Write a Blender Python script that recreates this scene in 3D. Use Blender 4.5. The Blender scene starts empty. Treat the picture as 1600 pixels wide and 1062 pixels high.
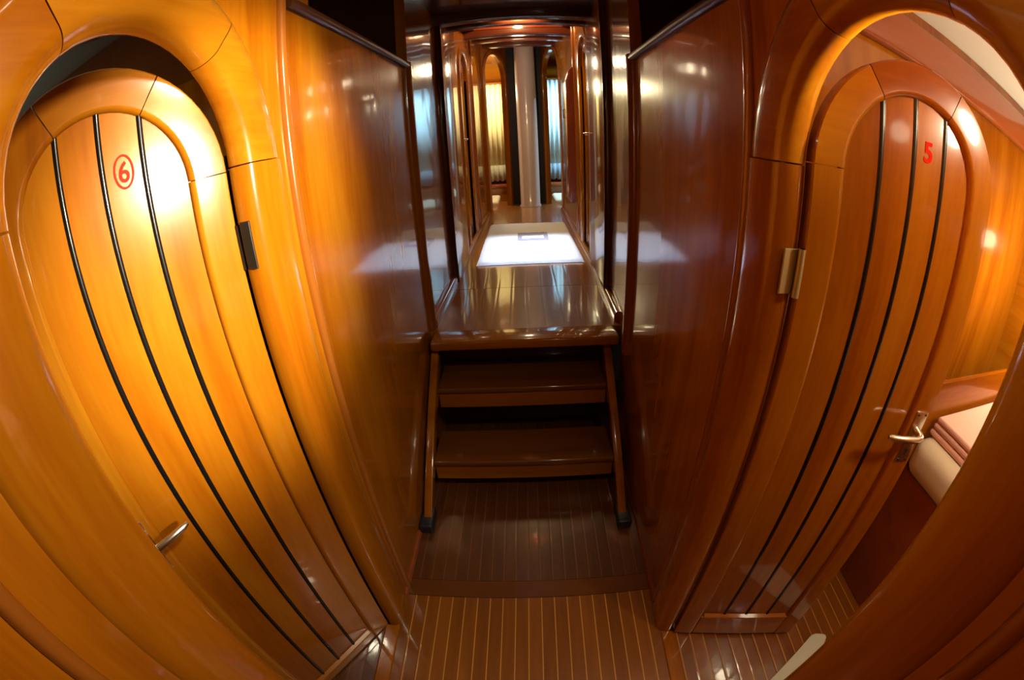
import bpy, bmesh, math, random
from mathutils import Vector, Matrix
R = math.radians
random.seed(7)
sc = bpy.context.scene

# ------------------------------------------------------------------ camera
EYE = 1.5
cd = bpy.data.cameras.new('camera'); cam = bpy.data.objects.new('camera', cd)
sc.collection.objects.link(cam); sc.camera = cam
cd.type = 'PANO'
cd.sensor_fit = 'HORIZONTAL'; cd.sensor_width = 36.0
cd.clip_start = 0.01
cy_ = cd
cy_.panorama_type = 'FISHEYE_LENS_POLYNOMIAL'
cy_.fisheye_fov = R(200)
F_PX = 671.7
cy_.fisheye_polynomial_k0 = 0.0
cy_.fisheye_polynomial_k1 = -1.0 / (F_PX * 36.0 / 1600.0)
cy_.fisheye_polynomial_k2 = 0.0; cy_.fisheye_polynomial_k3 = 0.0; cy_.fisheye_polynomial_k4 = 0.0
def cam_rot(p, y, r):
    return (Matrix.Rotation(y, 3, 'Z') @ Matrix(((1,0,0),(0,0,-1),(0,1,0)))
            @ Matrix.Rotation(p, 3, 'X') @ Matrix.Rotation(r, 3, 'Z'))
cam.matrix_world = Matrix.Translation((0,0,EYE)) @ cam_rot(R(-26.17), R(2.53), R(-3.19)).to_4x4()

# ------------------------------------------------------------------ world, exposure
w = bpy.data.worlds.new('world'); sc.world = w; w.use_nodes = True
w.node_tree.nodes['Background'].inputs[0].default_value = (1.0, 0.8, 0.6, 1)
w.node_tree.nodes['Background'].inputs[1].default_value = 0.004
vs = sc.view_settings
vs.view_transform = 'Standard'; vs.look = 'None'; vs.gamma = 1; vs.use_curve_mapping = False
vs.exposure = 0.0
sc.cycles.use_denoising = True

# ------------------------------------------------------------------ lights
def area(name, loc, rot, sx, sy, power, col, spread=180):
    l = bpy.data.lights.new(name, 'AREA'); l.shape = 'RECTANGLE'; l.size = sx; l.size_y = sy
    l.energy = power; l.color = col; l.spread = R(spread)
    o = bpy.data.objects.new(name, l); sc.collection.objects.link(o)
    o.location = loc; o.rotation_euler = rot; return o
def point(name, loc, power, col, rad=0.05):
    l = bpy.data.lights.new(name, 'POINT'); l.energy = power; l.color = col; l.shadow_soft_size = rad
    o = bpy.data.objects.new(name, l); sc.collection.objects.link(o); o.location = loc; return o
WARM = (1.0, 0.80, 0.52)
def spot(name, loc, aim, power, col, angle, blend, rad):
    l = bpy.data.lights.new(name, 'SPOT'); l.energy = power; l.color = col; l.spot_size = R(angle); l.spot_blend = blend; l.shadow_soft_size = rad
    o = bpy.data.objects.new(name, l); sc.collection.objects.link(o); o.location = loc
    o.rotation_euler = (Vector(aim)-Vector(loc)).to_track_quat('-Z','Y').to_euler(); return o
spot('cabin_reading_lamp', (1.12, 0.10, 1.64), (-0.6, 0.60, 1.60), 590, (1.0, 0.88, 0.62), 52, 0.95, 0.06)   # reading lamp of the right cabin, turned to the doorway
point('cabin_lamp', (1.10, 0.00, 1.70), 18, (1.0, 0.86, 0.58), 0.05)                                        # its glow in the cabin
area('passage_lamp', (0.425, 0.34, 1.96), Vector((-0.95,-0.36,-0.42)).to_track_quat('-Z','Y').to_euler(), 0.12, 0.12, 21, (1.0, 0.88, 0.64))                              # lamp of the passage, overhead on the right
area('hatch_daylight', (0.03, 3.50, 2.78), (0,0,0), 0.74, 0.88, 7, (0.60, 0.74, 1.0), 10)                   # deck hatch over the rug
point('left_cabin_fill', (-1.2, 0.35, 1.35), 7, (0.92, 1.0, 0.86), 0.08)                                   # fill light added to lift the unlit left cabin
point('hatch_fill', (0.03, 3.72, 2.68), 24, (1.0, 0.68, 0.32), 0.05)                                         # warm fill added out of sight in the hatch well, for golden pilasters
point('upper_lamp', (0.03, 4.75, 2.40), 11, WARM, 0.06)                     # passage lamp past the hatch
spot('stair_fill', (0.03, 2.88, 2.42), (0.03, 5.5, 1.7), 34, (1.0, 0.70, 0.34), 130, 0.5, 0.04)                                            # added spot, hidden between the beams, warming the upper passage walls
point('bunk_lamp', (1.92, 0.60, 1.32), 20, (1.0, 0.84, 0.56), 0.05)                                            # bunk light of the right cabin
point('port_cabin_lamp', (-0.55, 6.5, 2.35), 75, (1.0, 0.86, 0.50), 0.06)  # far left cabin
area('starboard_daylight', (0.95, 6.55, 2.4), (R(25), 0, 0), 0.5, 0.4, 50, (0.55, 0.84, 1.0))

# ------------------------------------------------------------------ materials
def new_mat(name):
    m = bpy.data.materials.new(name); m.use_nodes = True
    nt = m.node_tree; return m, nt, nt.nodes['Principled BSDF']
def setin(b, **k):
    for n, v in k.items(): b.inputs[n.replace('_', ' ')].default_value = v
def plain(name, col, rough=0.5, metal=0.0, coat=0.0, spec=0.5):
    m, nt, b = new_mat(name)
    setin(b, Base_Color=(*col, 1), Roughness=rough, Metallic=metal, Coat_Weight=coat, Specular_IOR_Level=spec)
    b.inputs['Coat Roughness'].default_value = 0.05
    n = nt.nodes.new('ShaderNodeTexNoise'); n.inputs['Scale'].default_value = 60
    mp = nt.nodes.new('ShaderNodeMapRange'); mp.inputs[3].default_value = max(0, rough-0.05); mp.inputs[4].default_value = min(1, rough+0.05)
    nt.links.new(n.outputs[0], mp.inputs[0]); nt.links.new(mp.outputs[0], b.inputs['Roughness'])
    return m
def wood(name, dark, mid, light, grain='z', rough=0.22, coat=0.8, coat_rough=0.06, wave=0.0):
    m, nt, b = new_mat(name); L = nt.links.new; N = nt.nodes.new
    tc = N('ShaderNodeTexCoord'); oi = N('ShaderNodeObjectInfo')
    addv = N('ShaderNodeVectorMath'); addv.operation = 'ADD'
    comb = N('ShaderNodeCombineXYZ'); mul = N('ShaderNodeMath'); mul.operation = 'MULTIPLY'; mul.inputs[1].default_value = 13.0
    L(oi.outputs['Random'], mul.inputs[0]); L(mul.outputs[0], comb.inputs[0]); L(mul.outputs[0], comb.inputs[2])
    L(tc.outputs['Object'], addv.inputs[0]); L(comb.outputs[0], addv.inputs[1])
    def noise(sc_, scale, det, dist=0.0):
        mp = N('ShaderNodeMapping'); mp.inputs['Scale'].default_value = sc_
        L(addv.outputs[0], mp.inputs[0]); n = N('ShaderNodeTexNoise')
        n.inputs['Scale'].default_value = scale; n.inputs['Detail'].default_value = det; n.inputs['Distortion'].default_value = dist
        L(mp.outputs[0], n.inputs['Vector']); return n
    g = {'z': (1,1,0.10), 'y': (1,0.10,1), 'x': (0.10,1,1)}[grain]
    n1 = noise(g, 7.0, 4, 0.6); n2 = noise(g, 90.0, 3)
    mix = N('ShaderNodeMath'); mix.operation = 'MULTIPLY_ADD'; mix.inputs[1].default_value = 0.25
    L(n2.outputs[0], mix.inputs[0]); L(n1.outputs[0], mix.inputs[2])
    off = N('ShaderNodeMath'); off.operation = 'MULTIPLY_ADD'; off.inputs[1].default_value = 0.14
    L(oi.outputs['Random'], off.inputs[0]); L(mix.outputs[0], off.inputs[2])
    cr = N('ShaderNodeValToRGB'); e = cr.color_ramp.elements
    e[0].position = 0.38; e[0].color = (*dark, 1); e[1].position = 0.95; e[1].color = (*light, 1)
    k = e.new(0.66); k.color = (*mid, 1)
    L(off.outputs[0], cr.inputs[0]); L(cr.outputs[0], b.inputs['Base Color'])
    setin(b, Roughness=rough, Coat_Weight=coat, Coat_Roughness=coat_rough, Specular_IOR_Level=0.16)
    b.inputs['Coat IOR'].default_value = 1.5
    nb = N('ShaderNodeTexNoise'); nb.inputs['Scale'].default_value = 5.0; nb.inputs['Detail'].default_value = 1
    L(tc.outputs['Object'], nb.inputs['Vector'])
    bp = N('ShaderNodeBump'); bp.inputs['Strength'].default_value = 0.06; bp.inputs['Distance'].default_value = 0.03
    L(nb.outputs[0], bp.inputs['Height']); L(bp.outputs[0], b.inputs['Coat Normal'])
    return m
D_, M_, L_ = (0.185, 0.038, 0.0010), (0.290, 0.084, 0.0020), (0.375, 0.142, 0.006)
M = {}
M['wood'] = wood('varnished_wood', D_, M_, L_, 'z')
M['wood_y'] = wood('varnished_wood_across', D_, M_, L_, 'y')
M['wood_x'] = wood('varnished_wood_width', D_, M_, L_, 'x')
M['bead'] = wood('bead_wood', (0.17,0.043,0.005), (0.23,0.065,0.007), (0.30,0.10,0.013), 'z', 0.25)
M['rail'] = wood('rail_wood', (0.05,0.014,0.005), (0.075,0.02,0.006), (0.10,0.03,0.01), 'y', 0.4, 0.35, 0.15)
M['tread'] = wood('tread_wood', (0.10,0.030,0.004), (0.15,0.045,0.006), (0.19,0.065,0.010), 'x', 0.35, 0.6, 0.12)  # darker than the other wood: shade of grazing light put into the colour
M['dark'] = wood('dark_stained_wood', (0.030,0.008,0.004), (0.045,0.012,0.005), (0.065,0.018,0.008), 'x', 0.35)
M['mahog'] = wood('mahogany', (0.13,0.020,0.008), (0.18,0.030,0.010), (0.22,0.04,0.014), 'z', 0.3)
M['mahog_dark'] = wood('dark_mahogany', (0.06,0.012,0.005), (0.085,0.018,0.007), (0.11,0.025,0.01), 'x', 0.3)
M['mahog_x'] = wood('mahogany_rail', (0.20,0.045,0.016), (0.28,0.07,0.024), (0.34,0.09,0.03), 'x', 0.3)
M['black'] = plain('black_caulk', (0.004,0.004,0.004), 0.25, 0, 0.25, 0.3)
M['gap'] = plain('near_black', (0.010,0.006,0.004), 0.6)  # near-black, also the painted shade of the left door gap
M['steel'] = plain('satin_nickel', (0.66,0.65,0.60), 0.24, 1.0)
M['brass'] = plain('aged_brass', (0.44,0.36,0.17), 0.48, 0.8)
M['iron'] = plain('dark_iron', (0.05,0.05,0.045), 0.35, 0.8)
M['red'] = plain('red_vinyl', (0.80,0.02,0.01), 0.85, 0, 0.0, 0.05)
M['rubber'] = plain('dark_rubber', (0.012,0.014,0.022), 0.4)
M['white'] = plain('white_headliner', (0.70,0.72,0.66), 0.6)
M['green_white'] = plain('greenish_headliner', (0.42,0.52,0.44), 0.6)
M['cream'] = plain('cream_sheet', (0.80,0.74,0.58), 0.8)
M['pink'] = plain('pink_blanket', (0.80,0.46,0.38), 0.9)
M['mat'] = plain('pale_mat', (0.62,0.68,0.58), 0.8)
M['mast'] = plain('painted_mast', (0.66,0.60,0.60), 0.30, 0, 0.6)
def fabric(name, col, scale, bump, dark=0.8):
    m, nt, b = new_mat(name); L = nt.links.new; N = nt.nodes.new
    tc = N('ShaderNodeTexCoord'); n = N('ShaderNodeTexNoise'); n.inputs['Scale'].default_value = scale; n.inputs['Detail'].default_value = 5
    L(tc.outputs['Object'], n.inputs['Vector'])
    cr = N('ShaderNodeValToRGB'); cr.color_ramp.elements[0].position = 0.3; cr.color_ramp.elements[1].position = 0.7
    cr.color_ramp.elements[0].color = (*[c*dark for c in col], 1); cr.color_ramp.elements[1].color = (*col, 1)
    L(n.outputs[0], cr.inputs[0]); L(cr.outputs[0], b.inputs['Base Color'])
    bp = N('ShaderNodeBump'); bp.inputs['Strength'].default_value = bump; bp.inputs['Distance'].default_value = 0.01
    L(n.outputs[0], bp.inputs['Height']); L(bp.outputs[0], b.inputs['Normal'])
    setin(b, Roughness=0.95); return m
M['rug'] = fabric('white_shag', (0.80,0.79,0.77), 220, 0.7)
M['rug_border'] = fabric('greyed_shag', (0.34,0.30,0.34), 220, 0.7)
M['curtain_yellow'] = fabric('pale_yellow_cotton', (0.82,0.76,0.46), 40, 0.1, 0.92)
M['curtain_blue'] = fabric('pale_blue_cotton', (0.62,0.80,0.86), 40, 0.1, 0.92)
M['lace'] = fabric('lace_band', (0.62,0.60,0.46), 120, 0.3, 0.5)
M['lace_blue'] = fabric('blue_lace_band', (0.42,0.56,0.66), 120, 0.3, 0.45)
def planks(name, pitch, line, base_d, base_l, line_col, offx=0.0):
    m, nt, b = new_mat(name); L = nt.links.new; N = nt.nodes.new
    tc = N('ShaderNodeTexCoord'); sx = N('ShaderNodeSeparateXYZ'); L(tc.outputs['Object'], sx.inputs[0])
    a = N('ShaderNodeMath'); a.operation = 'ADD'; a.inputs[1].default_value = 50*pitch + offx; L(sx.outputs[0], a.inputs[0])
    dv = N('ShaderNodeMath'); dv.operation = 'DIVIDE'; dv.inputs[1].default_value = pitch; L(a.outputs[0], dv.inputs[0])
    fr = N('ShaderNodeMath'); fr.operation = 'FRACT'; L(dv.outputs[0], fr.inputs[0])
    lt = N('ShaderNodeMath'); lt.operation = 'LESS_THAN'; lt.inputs[1].default_value = line/pitch; L(fr.outputs[0], lt.inputs[0])
    fl = N('ShaderNodeMath'); fl.operation = 'FLOOR'; L(dv.outputs[0], fl.inputs[0])
    wn = N('ShaderNodeTexWhiteNoise'); wn.noise_dimensions = '1D'; L(fl.outputs[0], wn.inputs['W'])
    mp = N('ShaderNodeMapping'); mp.inputs['Scale'].default_value = (1,0.08,1); L(tc.outputs['Object'], mp.inputs[0])
    n = N('ShaderNodeTexNoise'); n.inputs['Scale'].default_value = 40; n.inputs['Detail'].default_value = 4; L(mp.outputs[0], n.inputs['Vector'])
    ad = N('ShaderNodeMath'); ad.operation = 'MULTIPLY_ADD'; ad.inputs[1].default_value = 0.5
    L(wn.outputs[0], ad.inputs[0]); L(n.outputs[0], ad.inputs[2])
    cr = N('ShaderNodeValToRGB'); cr.color_ramp.elements[0].position = 0.3; cr.color_ramp.elements[1].position = 1.0
    cr.color_ramp.elements[0].color = (*base_d, 1); cr.color_ramp.elements[1].color = (*base_l, 1); L(ad.outputs[0], cr.inputs[0])
    mx = N('ShaderNodeMix'); mx.data_type = 'RGBA'; L(lt.outputs[0], mx.inputs[0]); L(cr.outputs[0], mx.inputs[6])
    mx.inputs[7].default_value = (*line_col, 1); L(mx.outputs[2], b.inputs['Base Color'])
    setin(b, Roughness=0.32, Coat_Weight=0.8, Coat_Roughness=0.07)
    bp = N('ShaderNodeBump'); bp.inputs['Strength'].default_value = 0.25; bp.inputs['Distance'].default_value = 0.002
    pk = N('ShaderNodeMath'); pk.operation = 'PINGPONG'; pk.inputs[1].default_value = 0.5; L(dv.outputs[0], pk.inputs[0])
    cl = N('ShaderNodeMath'); cl.operation = 'MINIMUM'; cl.inputs[1].default_value = 0.12; L(pk.outputs[0], cl.inputs[0])
    n3 = N('ShaderNodeTexNoise'); n3.inputs['Scale'].default_value = 9; L(tc.outputs['Object'], n3.inputs['Vector'])
    hs = N('ShaderNodeMath'); hs.operation = 'MULTIPLY_ADD'; hs.inputs[1].default_value = 4.0; L(cl.outputs[0], hs.inputs[0]); L(n3.outputs[0], hs.inputs[2])
    L(hs.outputs[0], bp.inputs['Height']); L(bp.outputs[0], b.inputs['Normal']); L(bp.outputs[0], b.inputs['Coat Normal'])
    return m
FD, FL = (0.14,0.040,0.003), (0.23,0.072,0.006)
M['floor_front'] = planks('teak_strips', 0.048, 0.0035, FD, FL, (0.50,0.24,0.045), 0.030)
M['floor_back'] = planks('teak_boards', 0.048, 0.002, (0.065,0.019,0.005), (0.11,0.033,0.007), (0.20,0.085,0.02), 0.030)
M['floor_up'] = planks('upper_boards', 0.090, 0.002, (0.20,0.060,0.007), (0.31,0.105,0.012), (0.06,0.018,0.004))
M['floor_plain'] = wood('floor_margin', (0.08,0.024,0.005), (0.12,0.037,0.008), (0.15,0.05,0.01), 'x', 0.32, 0.8)

# ------------------------------------------------------------------ mesh helpers
def link(name, bm, mat, parent=None, smooth=False, recalc=True, auto=None):
    if recalc: bmesh.ops.recalc_face_normals(bm, faces=bm.faces[:])
    me = bpy.data.meshes.new(name); bm.to_mesh(me); bm.free()
    mats = mat if isinstance(mat, (list, tuple)) else [mat]
    for m in mats: me.materials.append(m)
    for p in me.polygons: p.use_smooth = smooth or auto is not None
    if auto is not None: me.set_sharp_from_angle(angle=R(auto))
    o = bpy.data.objects.new(name, me); sc.collection.objects.link(o)
    if parent: o.parent = parent
    return o
def empty(name, loc=(0,0,0), rz=0.0):
    o = bpy.data.objects.new(name, None); sc.collection.objects.link(o)
    o.location = loc; o.rotation_euler = (0,0,rz); o.empty_display_size = 0.1; return o
def tag(o, label, cat, kind=None, group=None):
    o['label'] = label; o['category'] = cat
    if kind: o['kind'] = kind
    if group: o['group'] = group
    return o
def box(bm, x0, x1, y0, y1, z0, z1, bev=0.0, seg=2):
    b2 = bmesh.new()
    vs_ = [b2.verts.new((x,y,z)) for x in (x0,x1) for y in (y0,y1) for z in (z0,z1)]
    for f in ((0,1,3,2),(4,6,7,5),(0,4,5,1),(2,3,7,6),(0,2,6,4),(1,5,7,3)): b2.faces.new([vs_[i] for i in f])
    bmesh.ops.recalc_face_normals(b2, faces=b2.faces[:])
    if bev: bmesh.ops.bevel(b2, geom=b2.edges[:], offset=bev, segments=seg, profile=0.5, affect='EDGES')
    merge(bm, b2)
def merge(bm, b2, mat=None):
    me = bpy.data.meshes.new('t'); b2.to_mesh(me); b2.free()
    if mat is not None: me.transform(mat)
    bm.from_mesh(me); bpy.data.meshes.remove(me)
def hexa(bm, base, top):       # base, top: 4 points each, same order
    b = [bm.verts.new(p) for p in base]; t = [bm.verts.new(p) for p in top]
    bm.faces.new(b[::-1]); bm.faces.new(t)
    for i in range(4): bm.faces.new((b[i], b[(i+1)%4], t[(i+1)%4], t[i]))
def tube(bm, pts, rad, n=10, flat=1.0):
    rings = []
    P = [Vector(p) for p in pts]
    for i, p in enumerate(P):
        t = (P[min(i+1,len(P)-1)] - P[max(i-1,0)]).normalized()
        up = Vector((0,0,1)) if abs(t.z) < 0.9 else Vector((1,0,0))
        a = t.cross(up).normalized(); b = a.cross(t).normalized()
        r = rad[i] if isinstance(rad, (list,tuple)) else rad
        rings.append([bm.verts.new(p + a*math.cos(2*math.pi*k/n)*r + b*math.sin(2*math.pi*k/n)*r*flat) for k in range(n)])
    for i in range(len(rings)-1):
        for k in range(n): bm.faces.new((rings[i][k], rings[i][(k+1)%n], rings[i+1][(k+1)%n], rings[i+1][k]))
    bm.faces.new(rings[0][::-1]); bm.faces.new(rings[-1])
def lathe_z(bm, prof, cx, cy, n=48):
    rings = [[bm.verts.new((cx+r*math.cos(2*math.pi*k/n), cy+r*math.sin(2*math.pi*k/n), z)) for k in range(n)] for r, z in prof]
    for i in range(len(rings)-1):
        for k in range(n): bm.faces.new((rings[i][k], rings[i][(k+1)%n], rings[i+1][(k+1)%n], rings[i+1][k]))
    bm.faces.new(rings[0][::-1]); bm.faces.new(rings[-1])
def arch_path(c, hw, zs, z0, a0, a1, legs=(True, True), n=28):
    """points (u, z, nu, nz) round an arch: right leg up (angle 0 side), the arc from a0 to a1 degrees, left leg down"""
    P = []
    if legs[0]: P += [(c+hw, z0, 1, 0)]
    k = max(2, int(abs(a1-a0)/180*n))
    if a1 > a0:
        for i in range(k+1):
            a = R(a0+(a1-a0)*i/k); P.append((c+hw*math.cos(a), zs+hw*math.sin(a), math.cos(a), math.sin(a)))
    elif legs[0]: P.append((c+hw, zs, 1, 0))
    if legs[1]:
        if a1 <= a0: P.append((c-hw, zs, -1, 0))
        P += [(c-hw, z0, -1, 0)]
    return P
def sweep(path, prof, fn, closed=False):
    """prof: closed loop of (offset outwards, depth); fn(u, d, z) -> point"""
    bm = bmesh.new(); rings = []
    for (u, z, nu, nz) in path:
        rings.append([bm.verts.new(fn(u+nu*o, d, z+nz*o)) for (o, d) in prof])
    m = len(prof)
    for i in range(len(rings)-1 + (1 if closed else 0)):
        a, b = rings[i], rings[(i+1)%len(rings)]
        for k in range(m): bm.faces.new((a[k], a[(k+1)%m], b[(k+1)%m], b[k]))
    if not closed:
        bm.faces.new(rings[0]); bm.faces.new(rings[-1][::-1])
    return bm
def quarter(cx, cy, rx, ry, a0, a1, n=6):
    return [(cx+rx*math.cos(R(a0+(a1-a0)*i/n)), cy+ry*math.sin(R(a0+(a1-a0)*i/n))) for i in range(n+1)]

# ------------------------------------------------------------------ wall lines
UP = 0.61                                   # height of the upper passage floor
def lerp(tab, y):
    if y <= tab[0][0]: return tab[0][1]
    for (y0,x0),(y1,x1) in zip(tab, tab[1:]):
        if y <= y1: return x0+(x1-x0)*(y-y0)/(y1-y0)
    return tab[-1][1]
XL = lambda y: lerp([(1.2,-0.505),(5.6,-0.445)], y)
XR = lambda y: lerp([(1.2,0.447),(1.75,0.454),(2.40,0.488),(5.5,0.503)], y)
WX = {'left': XL, 'right': XR}
SG = {'left': -1, 'right': 1}               # outward sign
WT = 0.05                                   # wall thickness
def wall_slab(bm, side, y0, y1, z0, z1, n=1):
    f = WX[side]; s = SG[side]
    for i in range(n):
        a = y0+(y1-y0)*i/n; b = y0+(y1-y0)*(i+1)/n
        hexa(bm, [(f(a),a,z0),(f(b),b,z0),(f(b)+s*WT,b,z0),(f(a)+s*WT,a,z0)],
                 [(f(a),a,z1),(f(b),b,z1),(f(b)+s*WT,b,z1),(f(a)+s*WT,a,z1)])
def wall_bay(bm, side, y0, y1, z0, z1, c, hw, zs, zfoot):
    """wall from y0 to y1 with an arched opening"""
    wall_slab(bm, side, y0, c-hw, z0, z1); wall_slab(bm, side, c+hw, y1, z0, z1)
    f = WX[side]; s = SG[side]; n = 28
    pts = [(c-hw*math.cos(math.pi*i/n), zs+hw*math.sin(math.pi*i/n)) for i in range(n+1)]
    for (a, za), (b, zb) in zip(pts, pts[1:]):
        hexa(bm, [(f(a),a,za),(f(b),b,zb),(f(b)+s*WT,b,zb),(f(a)+s*WT,a,za)],
                 [(f(a),a,z1),(f(b),b,z1),(f(b)+s*WT,b,z1),(f(a)+s*WT,a,z1)])

# openings: side -> centre y, half width, springline
OPEN = {'left': (0.461, 0.237, 1.533), 'right': (0.415, 0.231, 1.490)}
RAILZ = {'left': 1.915, 'right': 1.858}
BEAD = {'left': (0.0, 0.885), 'right': (0.0, 0.790)}
ENDY = {'left': 1.96, 'right': 1.72}
PIL = {'left': (2.74, 3.30), 'right': (2.40, 2.95)}
DOOR2 = {'left': (3.90, 0.22), 'right': (3.34, 0.20)}
ZTOP = 3.05
for side in ('left', 'right'):
    c, hw, zs = OPEN[side]; bm = bmesh.new()
    wall_slab(bm, side, -1.3, -0.02, 0, 2.0)
    wall_bay(bm, side, -0.02, 0.93, 0, 2.0, c, hw+0.03, zs, 0)
    wall_slab(bm, side, 0.93, ENDY[side]+0.05, 0, RAILZ[side]-0.01, 2)
    c2, h2 = DOOR2[side]
    wall_slab(bm, side, ENDY[side]+0.05, c2-h2-0.03, 0, ZTOP, 4)
    wall_bay(bm, side, c2-h2-0.03, c2+h2+0.03, UP-0.1, ZTOP, c2, h2, UP+1.52, UP)
    wall_slab(bm, side, c2+h2+0.03, 5.6 if side == 'left' else 5.5, 0, ZTOP, 3)
    o = link('wall_'+side, bm, M['wood']); tag(o, 'glossy varnished wood wall along the %s side of the passage' % side, 'wall', 'structure')

# ------------------------------------------------------------------ casings round the near openings
def cas(wd): return ([(0.004,-0.036),(0.0,-0.030)] + quarter(0.036,-0.022,0.036,0.040,180,90,8)
            + quarter(wd,-0.010,0.055,0.028,90,0,8) + [(wd+0.055,-0.03),(0.03,-0.036)])
CAS_PROF, CAS_WIDE = cas(0.080), cas(0.090)
def casing(side, name, label, cuts):
    c, hw, zs = OPEN[side]; f = WX[side]; s = SG[side]
    e = empty(name, (f(c), c, 0)); tag(e, label, 'door frame', 'structure')
    fn = lambda u, d, z: (f(u) - s*d - f(c), u - c, z)
    g = 0.25
    for lo, hi in zip(cuts, cuts[1:]):
        o = link('arch_segment', sweep(arch_path(c, hw, zs, 0, lo+g, hi-g, (False,False)), CAS_PROF, fn), M['wood_y'], e, auto=35)
    for sgn in (1,-1):
        P = [(c+sgn*hw, 0.0, sgn, 0), (c+sgn*hw, zs-0.002, sgn, 0)]
        link('casing_board', sweep(P, CAS_WIDE, fn), M['wood'], e, auto=35)
    return e
casing('left', 'trim_1', 'arched wood casing around the doorway of the left cabin', [0, 51, 126, 180])
casing('right', 'trim_2', 'arched wood casing around the doorway of the right cabin', [0, 62, 118, 180])

# vertical half-round beads, wall-end battens, rails
def halfround(bm, side, y, r, z0, z1, n=10, proud=1.0):
    f = WX[side]; s = SG[side]
    ring = [(y+r*math.cos(math.pi*k/n), r*proud*math.sin(math.pi*k/n)) for k in range(n+1)]
    ring = [(y+r, -0.004)] + ring + [(y-r, -0.004)]
    a = [bm.verts.new((f(yy)-s*d, yy, z0)) for yy, d in ring]; b = [bm.verts.new((f(yy)-s*d, yy, z1)) for yy, d in ring]
    m = len(ring)
    for k in range(m): bm.faces.new((a[k], a[(k+1)%m], b[(k+1)%m], b[k]))
    bm.faces.new(a); bm.faces.new(b[::-1])
k = 3
for side in ('left', 'right'):
    for y in BEAD[side]:
        bm = bmesh.new(); halfround(bm, side, y, 0.015, 0.0, 1.99)
        tag(link('trim_%d' % k, bm, M['bead'], auto=40), 'half-round vertical bead on the %s wall %s the doorway' % (side, 'beyond' if y > 0.5 else 'before'), 'trim', 'structure'); k += 1
    # batten closing the low wall
    bm = bmesh.new(); halfround(bm, side, ENDY[side]+0.03, 0.045, 0.0 if side == 'x' else UP-0.05, RAILZ[side]+0.01, 12, 0.55)
    tag(link('trim_%d' % k, bm, M['bead'], auto=40), 'dark rounded batten at the end of the %s wall above the steps' % side, 'trim', 'structure'); k += 1
    # rail on the wall top
    f = WX[side]; s = SG[side]; zt = RAILZ[side]
    bm = bmesh.new()
    prof = [(0.03,-0.022),(-0.010,-0.022)] + quarter(-0.008,-0.006,0.014,0.016,270,90,8) + [(0.03,0.010)]
    rings = [[bm.verts.new((f(y)+s*o, y, zt+d)) for o, d in prof] for y in (BEAD[side][1]+0.02, 1.2, ENDY[side]+0.07)]
    for A, B in zip(rings, rings[1:]):
        for q in range(len(prof)): bm.faces.new((A[q], A[(q+1)%len(prof)], B[(q+1)%len(prof)], B[q]))
    bm.faces.new(rings[0]); bm.faces.new(rings[-1][::-1])
    tag(link('trim_%d' % k, bm, M['rail'], auto=40), 'dark moulded rail along the top of the %s wall' % side, 'trim', 'structure'); k += 1

# ------------------------------------------------------------------ floors
bm = bmesh.new(); box(bm, XL(0)-0.02, XR(0)+0.02, -1.3, 0.845, -0.04, 0.0)
tag(link('floor', bm, M['floor_front']), 'narrow teak strip floor with pale seams in the foreground', 'floor', 'structure')
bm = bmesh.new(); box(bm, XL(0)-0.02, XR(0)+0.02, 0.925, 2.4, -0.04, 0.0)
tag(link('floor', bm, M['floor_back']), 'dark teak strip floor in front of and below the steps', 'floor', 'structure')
bm = bmesh.new(); box(bm, XL(0)-0.02, XR(0)+0.02, 0.847, 0.923, -0.04, 0.001)
tag(link('trim_20', bm, M['floor_plain']), 'plain cross board between the two floor panels', 'trim', 'structure')
bm = bmesh.new(); b0 = 1.93
ys = [b0, 2.56, 2.565, 3.5, 4.5, 5.6, 6.5]
for a, b in ((b0, 2.558), (2.562, 6.6)):
    n = 4
    for i in range(n):
        p = a+(b-a)*i/n; q = a+(b-a)*(i+1)/n
        hexa(bm, [(XL(p)-.02,p,UP-0.05),(XR(p)+.02,p,UP-0.05),(XR(q)+.02,q,UP-0.05),(XL(q)-.02,q,UP-0.05)],
                 [(XL(p)-.02,p,UP),(XR(p)+.02,p,UP),(XR(q)+.02,q,UP),(XL(q)-.02,q,UP)])
tag(link('floor', bm, M['floor_up']), 'glossy board floor of the raised upper passage', 'floor', 'structure')
# landing nosing
bm = bmesh.new(); box(bm, -0.475, 0.43, 1.80, 1.94, UP-0.045, UP+0.004, 0.012, 3)
tag(link('trim_21', bm, M['wood_x'], auto=40), 'rounded wood nosing along the front edge of the upper floor', 'trim', 'structure')
bm = bmesh.new(); box(bm, -0.50, 0.44, 2.00, 2.03, 0.0, UP-0.05)
tag(link('wall_back', bm, M['dark']), 'dark board closing the space behind the steps', 'wall', 'structure')
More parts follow.
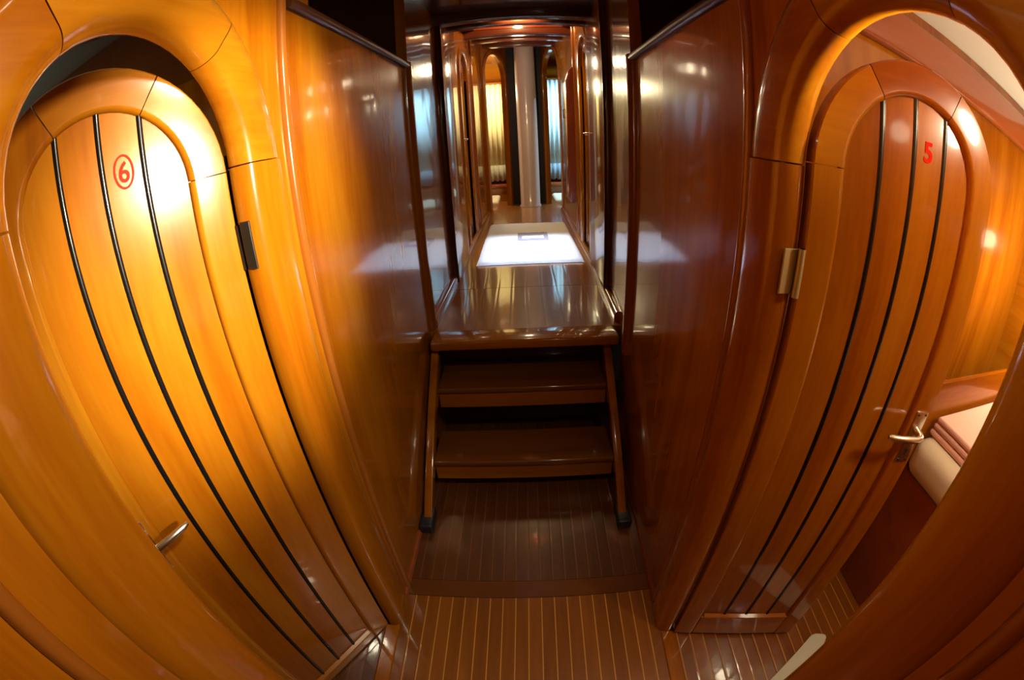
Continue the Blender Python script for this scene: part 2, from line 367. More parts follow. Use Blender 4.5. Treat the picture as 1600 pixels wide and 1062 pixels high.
# baseboards of the upper passage
for side in ('left','right'):
    f = WX[side]; s = SG[side]; bm = bmesh.new()
    prof = [(0.004,0.0),(0.004,0.05)] + [(-0.004,0.05)] + quarter(-0.004,0.026,0.024,0.024,90,180,5)[0:] + [(-0.028,0.0)]
    rings = [[bm.verts.new((f(y)+s*o, y, UP+d)) for o, d in prof] for y in (1.99, 3.0, 4.0, 5.0, 5.6 if side=='left' else 5.5)]
    for A, B in zip(rings, rings[1:]):
        for q in range(len(prof)): bm.faces.new((A[q], A[(q+1)%len(prof)], B[(q+1)%len(prof)], B[q]))
    bm.faces.new(rings[0]); bm.faces.new(rings[-1][::-1])
    tag(link('baseboard_'+side, bm, M['wood_y'], auto=40), 'rounded wood baseboard along the %s edge of the upper floor' % side, 'baseboard', 'structure')
    # thin dark cove by the lower floor
    bm = bmesh.new()
    for (a, b) in ((-1.3, OPEN[side][0]-0.36), (OPEN[side][0]+0.36, 1.9)):
        hexa(bm, [(f(a)-s*.010,a,0),(f(b)-s*.010,b,0),(f(b)+s*.005,b,0),(f(a)+s*.005,a,0)],
                 [(f(a)-s*.006,a,.014),(f(b)-s*.006,b,.014),(f(b)+s*.005,b,.014),(f(a)+s*.005,a,.014)])
    tag(link('baseboard_lower_'+side, bm, M['mahog_x']), 'thin dark strip where the %s wall meets the lower floor' % side, 'baseboard', 'structure')
# door sills
for side, nm in (('left','trim_22'),('right','trim_23')):
    c, hw, zs = OPEN[side]; f = WX[side]; s = SG[side]; bm = bmesh.new()
    x0, x1 = sorted((f(c)-s*0.004, f(c)+s*0.05)); box(bm, x0, x1, c-hw, c+hw, -0.03, 0.006, 0.004, 2)
    tag(link(nm, bm, M['wood_y']), 'low wood sill in the %s doorway' % side, 'sill', 'structure')

# ------------------------------------------------------------------ doors
def make_door(name, label, hinge, direction, front, W, zs, z0, zp0, number, lever_z, ring=False, st=None):
    e = empty(name, (hinge[0], hinge[1], 0), math.atan2(direction[1], direction[0]))
    tag(e, label, 'door', 'structure')
    T = 0.034; st = st or W*0.15; hw = W/2 - st; c = W/2; s = front
    fn = lambda u, d, z: (u, s*d, z)
    fr = ([(0.0,-T),(0.0,-0.010)] + quarter(0.012,-0.010,0.012,0.012,180,90,6) + [(st-0.003,0.002),(st,-0.001),(st,-T)])
    fr = [(o,d) for o,d in fr]
    # local u=0 is the hinge edge: the angle-180 side of the arch
    link('stile', sweep([(c-hw, z0, -1, 0), (c-hw, zs-0.001, -1, 0)], fr, fn), M['wood'], e, auto=35)
    link('stile', sweep(arch_path(c, hw, zs, z0, 0, 59.6, (True, False)), fr, fn), M['wood'], e, auto=35)
    link('top_rail', sweep(arch_path(c, hw, zs, z0, 60.2, 120-.3, (False, False)), fr, fn), M['wood_x'], e, auto=35)
    link('top_rail', sweep(arch_path(c, hw, zs, z0, 120.3, 179.7, (False, False)), fr, fn), M['wood_x'], e, auto=35)
    bm = bmesh.new()
    a, b = c-hw-0.004, c+hw+0.004
    yy = sorted((s*-T, s*0.0015)); box(bm, a, b, yy[0], yy[1], z0, zp0, 0.004, 2)
    link('bottom_rail', bm, M['wood_x'], e)
    # sloping lip at the foot of the panel
    bm = bmesh.new(); yy = (s*-0.012, s*0.004)
    hexa(bm, [fn(a+.01,-0.014,zp0-.002),fn(b-.01,-0.014,zp0-.002),fn(b-.01,0.003,zp0-.002),fn(a+.01,0.003,zp0-.002)],
             [fn(a+.01,-0.014,zp0+.012),fn(b-.01,-0.014,zp0+.012),fn(b-.01,0.001,zp0+.003),fn(a+.01,0.001,zp0+.003)])
    link('panel_lip', bm, M['wood_x'], e)
    # planks and caulk seams
    edges = [-hw-0.006, -hw*0.5, 0, hw*0.5, hw+0.006]; seam = 0.0052; R2 = hw+0.006
    zt = lambda x: zs + math.sqrt(max(0, R2*R2 - x*x))
    def slab(x0, x1, d0, d1, mat, nm, n=8, zz=zt):
        bm = bmesh.new(); cols = []
        for i in range(n+1):
            x = x0+(x1-x0)*i/n
            cols.append([bm.verts.new(fn(c+x,d,z)) for d, z in ((d0,zp0-0.005),(d1,zp0-0.005),(d1,zz(x)),(d0,zz(x)))])
        for A, B in zip(cols, cols[1:]):
            for q in range(4): bm.faces.new((A[q], A[(q+1)%4], B[(q+1)%4], B[q]))
        bm.faces.new(cols[0]); bm.faces.new(cols[-1][::-1])
        return link(nm, bm, mat, e)
    for i in range(4): slab(edges[i]+(seam if i else 0), edges[i+1]-(seam if i < 3 else 0), -0.026, -0.011, M['wood'], 'plank')
    for i in range(1, 4):
        bm = bmesh.new(); x = edges[i]; w_ = seam+0.0006
        pr = [(-w_,-0.018),(-w_,-0.0105),(-w_*0.6,-0.0085),(0,-0.0078),(w_*0.6,-0.0085),(w_,-0.0105),(w_,-0.018)]
        A = [bm.verts.new(fn(c+x+o, d, zp0)) for o, d in pr]; B = [bm.verts.new(fn(c+x+o, d, zs+math.sqrt(hw*hw-x*x)+0.004)) for o, d in pr]
        for q in range(7): bm.faces.new((A[q], A[(q+1)%7], B[(q+1)%7], B[q]))
        bm.faces.new(A); bm.faces.new(B[::-1])
        o = link('seam', bm, M['black'], e, auto=60); o['label'] = 'black caulk seam between door planks'
    # handle
    u = W - st*0.48
    h = None
    bm = bmesh.new(); yy = sorted((s*0.001, s*0.006)); box(bm, u-0.019, u+0.019, yy[0], yy[1], lever_z-0.095, lever_z+0.05, 0.002, 2)
    h = link('handle', bm, M['steel'], e, auto=40); h['label'] = 'metal lever handle'
    bm = bmesh.new()
    tube(bm, [fn(u,0.004,lever_z), fn(u,0.030,lever_z), fn(u-0.004,0.040,lever_z), fn(u-0.020,0.045,lever_z), fn(u-0.055,0.045,lever_z+0.002), fn(u-0.095,0.042,lever_z+0.004), fn(u-0.108,0.038,lever_z+0.004)],
         [0.010,0.009,0.009,0.0085,0.0085,0.008,0.005], 12)
    link('lever', bm, M['steel'], h, auto=50)
    bm = bmesh.new(); tube(bm, [fn(u,0.0055,lever_z-0.058), fn(u,0.0068,lever_z-0.058)], 0.0045, 12)
    yy = sorted((s*0.0055, s*0.0068)); box(bm, u-0.002, u+0.002, yy[0], yy[1], lever_z-0.074, lever_z-0.058)
    link('keyhole', bm, M['gap'], h)
    bm = bmesh.new()
    for du in (-0.012, 0.012):
        for dz in (0.042, -0.088): tube(bm, [fn(u+du,0.0055,lever_z+dz), fn(u+du,0.0072,lever_z+dz)], 0.0028, 10)
    link('screw', bm, M['iron'], h)
    # number
    tx, un, zn, hgt = number
    cu = bpy.data.curves.new('number', 'FONT'); cu.body = tx; cu.size = hgt/0.70; cu.align_x = 'CENTER'; cu.extrude = 0.0006
    cu.offset = 0.0008 if ring else 0.0014
    to = bpy.data.objects.new('tmp', cu); sc.collection.objects.link(to)
    bpy.context.view_layer.update()
    me = bpy.data.meshes.new_from_object(to.evaluated_get(bpy.context.evaluated_depsgraph_get()))
    bpy.data.objects.remove(to); bpy.data.curves.remove(cu)
    # text x axis must run left to right as the passage sees it
    sx = -1 if s > 0 else 1
    me.transform(Matrix(((sx*0.9,0,0,un),(0,0,s,s*-0.0100),(0,1,0,zn-hgt/2),(0,0,0,1))))
    me.materials.clear(); me.materials.append(M['red']); me.name = 'number'
    no = bpy.data.objects.new('number', me); sc.collection.objects.link(no); no.parent = e; no['label'] = 'red cabin number ' + tx
    if ring:
        bm = bmesh.new(); pr = [(0,-0.0106),(0,-0.0094),(0.004,-0.0094),(0.004,-0.0106)]
        rr = [[bm.verts.new(fn(un+(0.016+o)*math.cos(t), d, zn+(0.027+o)*math.sin(t))) for o, d in pr] for t in [2*math.pi*i/40 for i in range(40)]]
        for i in range(40):
            A, B = rr[i], rr[(i+1)%40]
            for q in range(4): bm.faces.new((A[q], A[(q+1)%4], B[(q+1)%4], B[q]))
        link('number_ring', bm, M['red'], no)
    return e
dl = Vector((-math.sin(R(30)), -math.cos(R(30))))
d1 = make_door('door_1', 'arched plank door marked 6, standing ajar in the left doorway', (-0.542-0.5*0.012, 0.712-0.866*0.012), dl, 1, 0.482, 1.526, 0.008, 0.050,
          ('6', 0.200, 1.577, 0.036), 0.925, True, 0.078)
dr = Vector((0.968, -0.249))
d2 = make_door('door_2', 'arched plank door marked 5, swung open into the right cabin', (0.487, 0.632), dr, -1, 0.455, 1.496, 0.020, 0.145,
          ('5', 0.58*0.455, 1.563, 0.038), 0.975)
# hinges on the jambs
def hinge(parent, mat, z, s):
    bm = bmesh.new(); tube(bm, [(-0.004, s*0.004, z-0.045), (-0.004, s*0.004, z+0.045)], 0.006, 12)
    for q in (-0.0451, -0.015, 0.015): tube(bm, [(-0.004, s*0.004, z+q), (-0.004, s*0.004, z+q+0.030)], 0.0072, 12)
    h = link('hinge', bm, mat, parent, auto=40)
    return h
h1 = hinge(d1, M['iron'], 1.375, 1); h1['label'] = 'dark iron hinge'
h2 = hinge(d2, M['brass'], 1.300, -1); h2['label'] = 'aged brass hinge'
bm = bmesh.new(); box(bm, 0.450, 0.492, 0.6385, 0.6435, 1.258, 1.342, 0.001, 1)
bm2 = bm; 
ob = link('hinge_leaf', bm2, M['brass'], bpy.data.objects['trim_2']); ob.location = -Vector(bpy.data.objects['trim_2'].location); ob['label'] = 'aged brass hinge leaf on the jamb'

bm = bmesh.new(); box(bm, -0.532, -0.5085, 0.6935, 0.6985, 1.330, 1.425, 0.001, 1)
ob = link('hinge_leaf', bm, M['iron'], bpy.data.objects['trim_1']); ob.location = -Vector(bpy.data.objects['trim_1'].location); ob['label'] = 'dark iron hinge leaf on the jamb'
bm = bmesh.new(); box(bm, -0.600, -0.558, 0.725, 0.760, 0.0, 1.56, 0.003, 1)  # near-black strip added to paint the shade behind the left jamb
ob = link('gap_shade', bm, M['gap'], bpy.data.objects['trim_1']); ob.location = -Vector(bpy.data.objects['trim_1'].location); ob['label'] = 'dark strip added as painted shade in the gap behind the jamb'
# ------------------------------------------------------------------ steps
e = empty('steps', (-0.03, 1.2, 0)); tag(e, 'short open wooden steps leading up to the upper floor', 'steps')
off = Vector((-0.03, 1.2, 0))
def P(x, y, z): return (x-off.x, y-off.y, z-off.z)
def stile(x0, x1):
    bm = bmesh.new()
    prof = [(1.185,0.03),(1.235,0.03),(1.255,0.03),(1.98,0.56),(1.90,0.56)]
    prof = [(1.195,0.03),(1.27,0.03),(1.94,0.51),(1.94,0.560),(1.875,0.565)]
    A = [bm.verts.new(P(x0,y,z)) for y,z in prof]; B = [bm.verts.new(P(x1,y,z)) for y,z in prof]
    bm.faces.new(A); bm.faces.new(B[::-1]); n = len(prof)
    for i in range(n): bm.faces.new((A[i], A[(i+1)%n], B[(i+1)%n], B[i]))
    bmesh.ops.recalc_face_normals(bm, faces=bm.faces[:])
    bmesh.ops.bevel(bm, geom=bm.edges[:], offset=0.004, segments=2, profile=0.5, affect='EDGES')
    return link('stile', bm, M['wood'], e, auto=40)
SX0, SX1 = -0.484, 0.400
stile(SX0, SX0+0.036); stile(SX1-0.036, SX1)
for (yn, zn) in ((1.435,0.190),(1.725,0.400)):
    bm = bmesh.new(); box(bm, SX0+0.030-off.x, SX1-0.030-off.x, yn-off.y, yn+0.24-off.y, zn-0.032, zn, 0.010, 3)
    link('tread', bm, M['tread'], e, auto=40)
    bm = bmesh.new(); box(bm, SX0+0.034-off.x, SX1-0.034-off.x, yn+0.010-off.y, yn+0.028-off.y, zn-0.115, zn-0.030, 0.002, 1)
    link('riser', bm, M['wood_x'], e)
for xc in (SX0+0.016, SX1-0.012):
    bm = bmesh.new(); box(bm, xc-0.032-off.x, xc+0.030-off.x, 1.165-off.y, 1.285-off.y, 0.0, 0.050, 0.010, 3)
    o = link('rubber_foot', bm, M['rubber'], e, auto=40); o['label'] = 'dark rubber foot'

# ------------------------------------------------------------------ upper passage trims
k = 30
def proud(side, y0, y1, z0, z1, d, mat, name, label, cat='trim', bev=0.004):
    f = WX[side]; s = SG[side]; bm = bmesh.new()
    hexa(bm, [(f(y0)-s*d,y0,z0),(f(y1)-s*d,y1,z0),(f(y1)+s*.01,y1,z0),(f(y0)+s*.01,y0,z0)],
             [(f(y0)-s*d,y0,z1),(f(y1)-s*d,y1,z1),(f(y1)+s*.01,y1,z1),(f(y0)+s*.01,y0,z1)])
    bmesh.ops.recalc_face_normals(bm, faces=bm.faces[:])
    if bev: bmesh.ops.bevel(bm, geom=bm.edges[:], offset=bev, segments=3, profile=0.5, affect='EDGES')
    return tag(link(name, bm, mat, auto=40), label, cat, 'structure')
for side in ('left','right'):
    a, b = PIL[side]
    proud(side, a, b, UP, ZTOP, 0.030, M['wood'], 'trim_%d' % k, 'broad flat pilaster on the %s wall where the upper passage begins' % side, bev=0.010); k += 1
    bm = bmesh.new(); halfround(bm, side, a-0.02, 0.022, UP, ZTOP, 10, 1.7)
    tag(link('trim_%d' % k, bm, M['dark'], auto=40), 'dark rounded strip on the near edge of the %s pilaster' % side, 'trim', 'structure'); k += 1
    bm = bmesh.new(); halfround(bm, side, b+0.07, 0.020, UP, ZTOP)
    tag(link('trim_%d' % k, bm, M['bead'], auto=40), 'vertical bead beside the far edge of the %s pilaster' % side, 'trim', 'structure'); k += 1
    c2, h2 = DOOR2[side]
    bm = bmesh.new(); halfround(bm, side, c2+h2+0.33, 0.020, UP, ZTOP)
    tag(link('trim_%d' % k, bm, M['bead'], auto=40), 'vertical bead beyond the closed door on the %s of the upper passage' % side, 'trim', 'structure'); k += 1
    # casing of the closed cabin door
    f = WX[side]; s = SG[side]
    e2 = empty('trim_%d' % k, (f(c2), c2, 0)); tag(e2, 'arched casing around the closed door on the %s of the upper passage' % side, 'door frame', 'structure'); k += 1
    fn = lambda u, d, z, f=f, s=s, c2=c2: (f(u)-s*d-f(c2), u-c2, z)
    g = [(0,-0.045),(0,-0.01)] + quarter(0.02,-0.008,0.02,0.022,180,90,5) + [(0.085,0.014),(0.088,0.01),(0.088,-0.02)]
    link('casing_board', sweep([(c2-h2, UP, -1, 0),(c2-h2, UP+1.52, -1, 0)], g, fn), M['wood'], e2, auto=35)
    link('casing_board', sweep([(c2+h2, UP, 1, 0),(c2+h2, UP+1.52, 1, 0)], g, fn), M['wood'], e2, auto=35)
    link('arch_segment', sweep(arch_path(c2, h2, UP+1.52, 0, 0.3, 179.7, (False,False)), g, fn), M['wood_y'], e2, auto=35)
    ang = math.atan2(1, 0)
    hx = f(c2-h2) + s*0.022
    if side == 'left':
        make_door('door_3', 'closed arched plank door on the left of the upper passage', (hx, c2+h2-0.004), Vector((XL(c2-h2)-XL(c2+h2), -2*h2)).normalized(), 1, 2*h2-0.008, UP+1.52, UP+0.012, UP+0.14, ('4', 0.2, UP+1.50, 0.036), UP+0.95)
    else:
        make_door('door_4', 'closed arched plank door on the right of the upper passage', (hx, c2+h2-0.004), Vector((XR(c2-h2)-XR(c2+h2), -2*h2)).normalized(), -1, 2*h2-0.008, UP+1.52, UP+0.012, UP+0.14, ('3', 0.2, UP+1.50, 0.036), UP+0.95)
for n_ in ('door_3','door_4'):           # their numbers cannot be read in the photo: plain doors
    for ch in list(bpy.data.objects[n_].children):
        if ch.name.startswith('number'): bpy.data.objects.remove(ch)
# small wall cupboard of dark red wood on the right
s = 1; f = XR; y0, y1 = 3.86, 4.30; ztop, zbot = 2.20, 0.94; dp = 0.085
bm = bmesh.new()
prof = [(0.0,zbot+0.05),(0.05,zbot),(dp,zbot+0.03),(dp,ztop-0.14),(dp-0.03,ztop-0.05),(0.0,ztop)]
A = [bm.verts.new((f(y0)-d, y0, z)) for d, z in prof]; B = [bm.verts.new((f(y1)-d, y1, z)) for d, z in prof]
bm.faces.new(A); bm.faces.new(B[::-1])
for i in range(len(prof)): bm.faces.new((A[i], A[(i+1)%6], B[(i+1)%6], B[i]))
bmesh.ops.recalc_face_normals(bm, faces=bm.faces[:])
bmesh.ops.bevel(bm, geom=bm.edges[:], offset=0.006, segments=2, profile=0.5, affect='EDGES')
cb = link('wall_cupboard', bm, M['mahog'], auto=40)
tag(cb, 'narrow dark red wooden cupboard mounted on the right wall of the upper passage', 'cupboard')
bm = bmesh.new(); tube(bm, [(f(4.0)-dp+0.002,4.0,1.80),(f(4.0)-dp-0.015,4.0,1.80),(f(4.0)-dp-0.015,4.0,1.72),(f(4.0)-dp+0.002,4.0,1.72)], 0.005, 8)
o = link('latch', bm, M['steel'], cb); o['label'] = 'small metal latch'

# ------------------------------------------------------------------ rug
bm = bmesh.new(); nx, ny = 40, 80; rx0, rx1, ry0, ry1 = -0.37, 0.435, 3.07, 4.62
gr = []
for j in range(ny+1):
    row = []
    for i in range(nx+1):
        x = rx0+(rx1-rx0)*i/nx; y = ry0+(ry1-ry0)*j/ny
        ed = min(i, nx-i, j, ny-j)
        z = UP + (0.003 if ed == 0 else 0.020 + random.uniform(-0.002,0.002))
        row.append(bm.verts.new((x + random.uniform(-.002,.002), y + random.uniform(-.002,.002), z)))
    gr.append(row)
pf = []
for j in range(ny):
    for i in range(nx):
        fc = bm.faces.new((gr[j][i], gr[j][i+1], gr[j+1][i+1], gr[j+1][i]))
        x = (i+.5)/nx; y = (j+.5)/ny
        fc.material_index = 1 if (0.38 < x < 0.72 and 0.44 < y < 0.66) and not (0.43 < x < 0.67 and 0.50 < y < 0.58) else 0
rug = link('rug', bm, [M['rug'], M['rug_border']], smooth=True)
tag(rug, 'white rug with a faint darker rectangle, lit from above on the upper floor', 'rug')

# ------------------------------------------------------------------ far end: angled walls with arched openings, mast
MX, MY = 0.100, 6.02
bm = bmesh.new(); lathe_z(bm, [(0.150,UP),(0.150,UP+0.012),(0.136,UP+0.03),(0.136,2.93)], MX, MY, 56)
tag(link('mast', bm, M['mast'], auto=40), 'pale painted round mast standing at the far end of the passage', 'mast')
def angled(side, A, B, name):
    A = Vector(A); B = Vector(B); d = (B-A); ln = d.length; d.normalize()
    n = Vector((-d.y, d.x)); 
    if n.y > 0: n = -n                         # towards the viewer
    fn = lambda u, dd, z: (A.x+d.x*u+n.x*dd, A.y+d.y*u+n.y*dd, z)
    c, hw, zs = ln*0.51, ln*0.41, UP+1.82
    bm = bmesh.new()
    def sl(u0, z0, u1, z1_, t0, t1):
        hexa(bm, [fn(u0,0,z0),fn(u1,0,z1_),fn(u1,-.04,z1_),fn(u0,-.04,z0)], [fn(u0,0,t0),fn(u1,0,t1),fn(u1,-.04,t1),fn(u0,-.04,t0)])
    sl(0, UP-.02, c-hw, UP-.02, ZTOP, ZTOP); sl(c+hw, UP-.02, ln, UP-.02, ZTOP, ZTOP)
    m = 20; pts = [(c-hw*math.cos(math.pi*i/m), zs+hw*math.sin(math.pi*i/m)) for i in range(m+1)]
    for (a, za), (b, zb) in zip(pts, pts[1:]): sl(a, za, b, zb, ZTOP, ZTOP)
    tag(link(name, bm, M['wood']), 'angled wood wall with an arched opening at the far %s' % side, 'wall', 'structure')
    e3 = empty('trim_%d' % (50 if side == 'left' else 51), (A.x, A.y, 0)); tag(e3, 'arched wood casing of the far %s cabin opening' % side, 'door frame', 'structure')
    f2 = lambda u, dd, z: tuple(Vector(fn(u,dd,z)) - Vector((A.x,A.y,0)))
    g = [(-0.012,-0.06),(-0.012,-0.01)] + quarter(0.012,-0.008,0.022,0.022,180,90,5) + [(0.055,0.014),(0.058,0.01),(0.058,-0.02)]
    link('casing_board', sweep([(c-hw, UP, -1, 0),(c-hw, zs, -1, 0)], g, f2), M['wood'], e3, auto=35)
    link('casing_board', sweep([(c+hw, UP, 1, 0),(c+hw, zs, 1, 0)], g, f2), M['wood'], e3, auto=35)
    link('arch_segment', sweep(arch_path(c, hw, zs, 0, 0.3, 179.7, (False,False)), g, f2), M['wood_x'], e3, auto=35)
angled('left', (-0.435, 5.50), (-0.145, 6.22), 'wall_far_left')
angled('right', (0.515, 5.40), (0.325, 6.22), 'wall_far_right')
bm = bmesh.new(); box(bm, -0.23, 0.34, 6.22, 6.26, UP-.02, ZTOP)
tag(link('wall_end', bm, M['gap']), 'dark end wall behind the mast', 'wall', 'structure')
# far cabins
def cabin(side, x0, x1):
    bm = bmesh.new()
    box(bm, x0, x1, 5.2, 7.6, UP-0.35, UP-0.30)
    tag(link('floor', bm, M['floor_plain']), 'floor of the far %s cabin' % side, 'floor', 'structure')
    bm = bmesh.new(); box(bm, x0, x1, 7.55, 7.6, UP-.3, 2.95)
    tag(link('wall_back_'+side, bm, M['wood_x']), 'back wall of the far %s cabin' % side, 'wall', 'structure')
    xo = x0 if side == 'left' else x1
    bm = bmesh.new(); box(bm, xo-0.02, xo+0.02, 5.2, 7.6, UP-.3, 2.95)
    tag(link('wall_hull_'+side, bm, M['wood']), 'outer wall of the far %s cabin' % side, 'wall', 'structure')
    bm = bmesh.new(); box(bm, x0, x1, 5.2, 7.6, 2.93, 2.97)
    tag(link('ceiling', bm, M['wood_y']), 'wood ceiling of the far %s cabin' % side, 'ceiling', 'structure')
    xi = x1 if side == 'left' else x0
    bm = bmesh.new(); box(bm, xi-0.02, xi+0.02, 6.26, 7.6, UP-.3, 2.95)
    tag(link('wall_inner_'+side, bm, M['wood']), 'inner wall of the far %s cabin' % side, 'wall', 'structure')
cabin('left', -1.7, -0.05); cabin('right', 0.20, 1.9)
def curtain(x0, x1, y, z0, z1, mat, lacemat, label):
    bm = bmesh.new(); n = 120; top = []; bot = []
    def row(z, amp, ph=0): return [bm.verts.new((x0+(x1-x0)*i/n, y+amp*math.sin(i*0.62+0.5*math.sin(i*.21)+ph), z)) for i in range(n+1)]
    rows = [row(z1,0.014), row(z1-0.3,0.02), row((z0+z1)/2,0.026,0.15), row(z0,0.03,0.25)]
    for A, B in zip(rows, rows[1:]):
        for i in range(n): bm.faces.new((A[i], A[i+1], B[i+1], B[i]))
    o = link('curtain', bm, mat, smooth=True, recalc=False)
    md = o.modifiers.new('thick', 'SOLIDIFY'); md.thickness = 0.003
    tag(o, label, 'curtain')
    bm = bmesh.new()
    rows = []
    for z in (z0+0.005, z0-0.12, z0-0.24):
        rows.append([bm.verts.new((x0+(x1-x0)*i/n, y+0.03*math.sin(i*0.62+0.5*math.sin(i*.21)+.25), z - (0.025*abs(math.sin(i*0.31)) if z < z0-0.2 else 0))) for i in range(n+1)])
    for A, B in zip(rows, rows[1:]):
        for i in range(n): bm.faces.new((A[i], A[i+1], B[i+1], B[i]))
    l = link('lace_hem', bm, lacemat, o, smooth=True, recalc=False); l['label'] = 'patterned lace hem'
    md = l.modifiers.new('thick', 'SOLIDIFY'); md.thickness = 0.003
    bm = bmesh.new(); tube(bm, [(x0-0.05,y,z1+0.02),(x1+0.05,y,z1+0.02)], 0.012, 10)
    link('curtain_rod', bm, M['bead'], o)
curtain(-1.15, -0.12, 7.15, 1.14, 2.50, M['curtain_yellow'], M['lace'], 'pale yellow curtain with a lace hem seen through the far left opening')
curtain(0.28, 1.35, 7.15, 1.14, 2.54, M['curtain_blue'], M['lace_blue'], 'pale blue curtain with a lace hem seen through the far right opening')
for side, x0, x1 in (('left',-1.68,-0.08),('right',0.23,1.88)):
    bm = bmesh.new(); box(bm, x0, x1, 7.02, 7.5, 0.78, 0.83, 0.008, 2)
    e4 = link('shelf', bm, M['mahog_x'], auto=40); tag(e4, 'wood shelf under the curtain in the far %s cabin' % side, 'shelf')
    bm = bmesh.new(); box(bm, x0, x1, 7.06, 7.10, UP-0.3, 0.78); link('fascia', bm, M['wood_x'], e4)
    xa, xb = (-1.2,-0.36) if side == 'left' else (0.46,1.4)
    bm = bmesh.new(); box(bm, xa, xb, 6.15, 6.98, UP-0.28, UP+0.06, 0.04, 4)
    bo = link('bunk', bm, M['cream'], auto=60); tag(bo, 'white bunk mattress just inside the far %s opening' % side, 'bunk')

# ------------------------------------------------------------------ ceiling, beams, void above the low walls
def zc(y): return 2.36 + (y-2.85)*0.158
bm = bmesh.new(); box(bm, -1.0, 1.0, -1.3, 2.72, 2.36, 2.40)
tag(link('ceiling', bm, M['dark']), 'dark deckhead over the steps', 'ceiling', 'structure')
bm = bmesh.new()
def csl(y0, y1, x0=-0.52, x1=0.56): hexa(bm, [(x0,y0,zc(y0)+.06),(x1,y0,zc(y0)+.06),(x1,y1,zc(y1)+.06),(x0,y1,zc(y1)+.06)], [(x0,y0,zc(y0)+.1),(x1,y0,zc(y0)+.1),(x1,y1,zc(y1)+.1),(x0,y1,zc(y1)+.1)])
csl(2.72, 3.04); csl(4.04, 6.3); csl(3.04, 4.04, -0.52, -0.36); csl(3.04, 4.04, 0.42, 0.56)
tag(link('ceiling', bm, M['mahog']), 'wood deckhead of the upper passage around the hatch', 'ceiling', 'structure')
k = 60
def beam(y0, y1, xa, xb, zb, h, crown, label, mat):
    global k
    bm = bmesh.new(); n = 24; prof = [(y0,h),(y0,0.02)] + [(y0+0.02-0.02*math.cos(R(t)),0.02-0.02*math.sin(R(t))) for t in (30,60,90)] + [(y1,0),(y1,h)]
    rings = []
    for i in range(n+1):
        x = xa+(xb-xa)*i/n; q = (2*i/n-1); zz = zb+crown*(1-q*q)
        rings.append([bm.verts.new((x, y, zz+d)) for y, d in prof])
    for A, B in zip(rings, rings[1:]):
        for j in range(len(prof)): bm.faces.new((A[j], A[(j+1)%len(prof)], B[(j+1)%len(prof)], B[j]))
    bm.faces.new(rings[0]); bm.faces.new(rings[-1][::-1])
    tag(link('trim_%d' % k, bm, mat, auto=40), label, 'beam', 'structure'); k += 1
beam(2.66, 2.74, -0.98, 0.98, 2.25, 0.16, 0.055, 'curved dark deck beam over the top of the steps', M['dark'])
beam(2.98, 3.03, -0.50, 0.50, zc(3.0)-0.055, 0.15, 0.02, 'dark beam before the deck hatch', M['mahog_dark'])
beam(4.05, 4.13, -0.50, 0.52, zc(4.1)-0.03, 0.13, 0.02, 'dark beam beyond the deck hatch', M['mahog_dark'])
beam(4.75, 4.83, -0.50, 0.52, zc(4.8)-0.02, 0.13, 0.02, 'dark beam over the far part of the passage', M['mahog_dark'])
beam(5.55, 5.63, -0.50, 0.56, zc(5.6)-0.02, 0.13, 0.0, 'dark beam in front of the mast top', M['mahog_dark'])
for s, nm in ((-1,'left'),(1,'right')):
    bm = bmesh.new(); x0, x1 = sorted((s*0.98, s*1.02)); box(bm, x0, x1, -1.3, 2.76, 1.98, 2.40)
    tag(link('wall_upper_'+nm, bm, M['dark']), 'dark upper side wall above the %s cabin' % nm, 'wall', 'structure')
    bm = bmesh.new(); ye = ENDY[nm]+0.06; a = WX[nm](2.0)+s*0.045; x0, x1 = sorted((a, s*1.0)); box(bm, x0, x1, ye, ye+0.03, RAILZ[nm]-0.05, 2.40)
    tag(link('wall_step_'+nm, bm, M['dark']), 'dark return wall over the end of the %s rail' % nm, 'wall', 'structure')
    bm = bmesh.new(); a = WX[nm](1.0)+s*0.02; x0, x1 = sorted((a, s*1.0)); box(bm, x0, x1, 1.16, ye, RAILZ[nm]-0.02, RAILZ[nm]-0.005)
    tag(link('trim_%d' % k, bm, M['dark']), 'dark ledge behind the %s rail' % nm, 'ledge', 'structure'); k += 1
bm = bmesh.new(); box(bm, -1.0, 1.0, -1.34, -1.3, -0.04, 2.4)
tag(link('wall_rear', bm, M['wood']), 'wood wall behind the viewer', 'wall', 'structure')

# ------------------------------------------------------------------ right cabin
def quad_slab(name, pts, mat, label, cat, t=0.02):
    bm = bmesh.new(); hexa(bm, pts, [(x,y,z+t) for x,y,z in pts]); return tag(link(name, bm, mat), label, cat, 'structure')
bm = bmesh.new(); box(bm, 0.492, 2.3, -0.35, 1.05, -0.04, 0.002)
tag(link('floor', bm, M['floor_front']), 'teak strip floor of the right cabin', 'floor', 'structure')
bm = bmesh.new(); box(bm, 0.497, 2.3, 0.98, 1.02, 0, 2.3)
tag(link('wall_cabin_forward', bm, M['wood']), 'golden veneer wall of the right cabin behind the open door', 'wall', 'structure')
bm = bmesh.new(); box(bm, 0.497, 2.3, -0.32, -0.28, 0, 2.3)
tag(link('wall_cabin_aft', bm, M['wood']), 'near partition of the right cabin', 'wall', 'structure')
bm = bmesh.new(); box(bm, 2.2, 2.24, -0.32, 1.0, 0, 2.3)
tag(link('wall_cabin_hull', bm, M['wood_y']), 'outer wall of the right cabin', 'wall', 'structure')
quad_slab('ceiling', [(0.497,-0.3,2.14),(2.22,-0.3,1.92),(2.22,1.0,1.92),(0.497,1.0,2.14)], M['white'], 'white headliner ceiling of the right cabin', 'ceiling')
bm = bmesh.new()
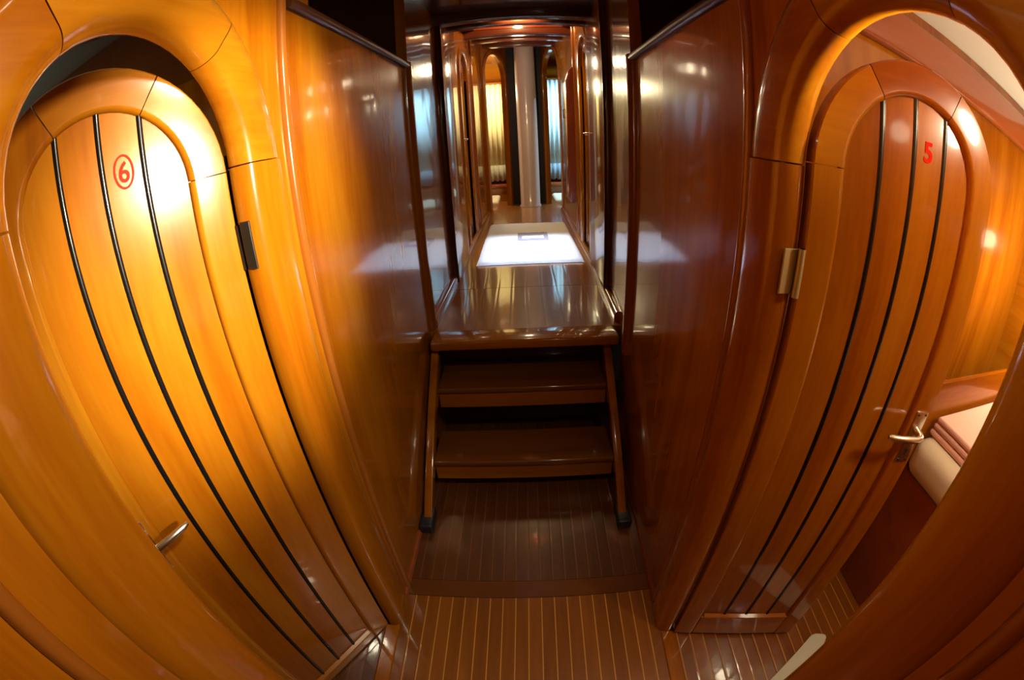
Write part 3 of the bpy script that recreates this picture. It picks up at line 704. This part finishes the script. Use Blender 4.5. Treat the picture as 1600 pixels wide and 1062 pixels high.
hexa(bm, [(0.50,0.945,1.945),(2.2,0.945,1.745),(2.2,0.98,1.745),(0.50,0.98,1.945)], [(0.50,0.945,2.085),(2.2,0.945,1.875),(2.2,0.98,1.875),(0.50,0.98,2.085)])
bmesh.ops.bevel(bm, geom=bm.edges[:], offset=0.010, segments=3, profile=0.5, affect='EDGES')
tag(link('trim_80', bm, M['mahog_x'], auto=40), 'reddish moulded fascia under the ceiling of the right cabin', 'trim', 'structure')
# bunk: base, mattress; folded pink blanket on it
e = empty('bunk', (1.30, 0.6, 0)); tag(e, 'bunk with a cream mattress beyond the open right door', 'bunk')
bm = bmesh.new(); box(bm, 0.0, 0.88, -0.82, 0.135, 0.0, 0.60, 0.01, 2); link('bunk_base', bm, M['mahog_x'], e, auto=40)
bm = bmesh.new(); box(bm, -0.03, 0.88, -0.80, 0.128, 0.60, 0.745, 0.05, 5); link('mattress', bm, M['cream'], e, auto=60)
bm = bmesh.new(); box(bm, -0.02, 0.88, 0.136, 0.160, 0.0, 0.93, 0.008, 2); link('headboard', bm, M['wood_x'], e, auto=40)
bm = bmesh.new()
for i in range(3): box(bm, 1.33+0.004*i, 1.95, 0.25, 0.720-0.003*i, 0.747+0.024*i, 0.770+0.024*i, 0.011, 4)
tag(link('blanket', bm, M['pink'], auto=60), 'folded pink blanket lying on the cream mattress', 'blanket')
# pale mat on the cabin floor
bm = bmesh.new()
hexa(bm, [(0.66,0.28,0.003),(0.86,0.22,0.003),(1.09,0.455,0.003),(1.03,0.482,0.003)], [(0.66,0.28,0.012),(0.86,0.22,0.012),(1.09,0.455,0.012),(1.03,0.482,0.012)])
bmesh.ops.bevel(bm, geom=[ed for ed in bm.edges if abs(ed.verts[0].co.z-ed.verts[1].co.z) > 0.005], offset=0.02, segments=4, profile=0.5, affect='EDGES')
tag(link('floor_mat', bm, M['mat']), 'pale grey-green mat on the floor just inside the right doorway', 'mat')

# ------------------------------------------------------------------ left cabin (dark behind the ajar door)
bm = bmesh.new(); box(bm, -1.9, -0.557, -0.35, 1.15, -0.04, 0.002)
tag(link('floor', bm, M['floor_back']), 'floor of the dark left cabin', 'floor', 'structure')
for nm, a in (('wall_cabin_left_forward', (-1.9,-0.557,1.10,1.14,0,2.2)), ('wall_cabin_left_aft', (-1.9,-0.557,-0.34,-0.30,0,2.2)), ('wall_cabin_left_hull', (-1.9,-1.86,-0.3,1.1,0,2.2))):
    bm = bmesh.new(); box(bm, *a); tag(link(nm, bm, M['wood']), 'wood %s wall inside the dark left cabin' % nm.split('_')[-1], 'wall', 'structure')
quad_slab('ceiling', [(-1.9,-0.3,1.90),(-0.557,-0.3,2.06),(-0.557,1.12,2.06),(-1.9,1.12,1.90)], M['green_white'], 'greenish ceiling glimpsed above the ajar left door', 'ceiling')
bm = bmesh.new(); box(bm, -1.4, -0.57, 0.62, 1.10, 1.86, 1.99, 0.01, 2)
tag(link('trim_81', bm, M['dark'], auto=40), 'dark beam glimpsed above the ajar left door', 'beam', 'structure')
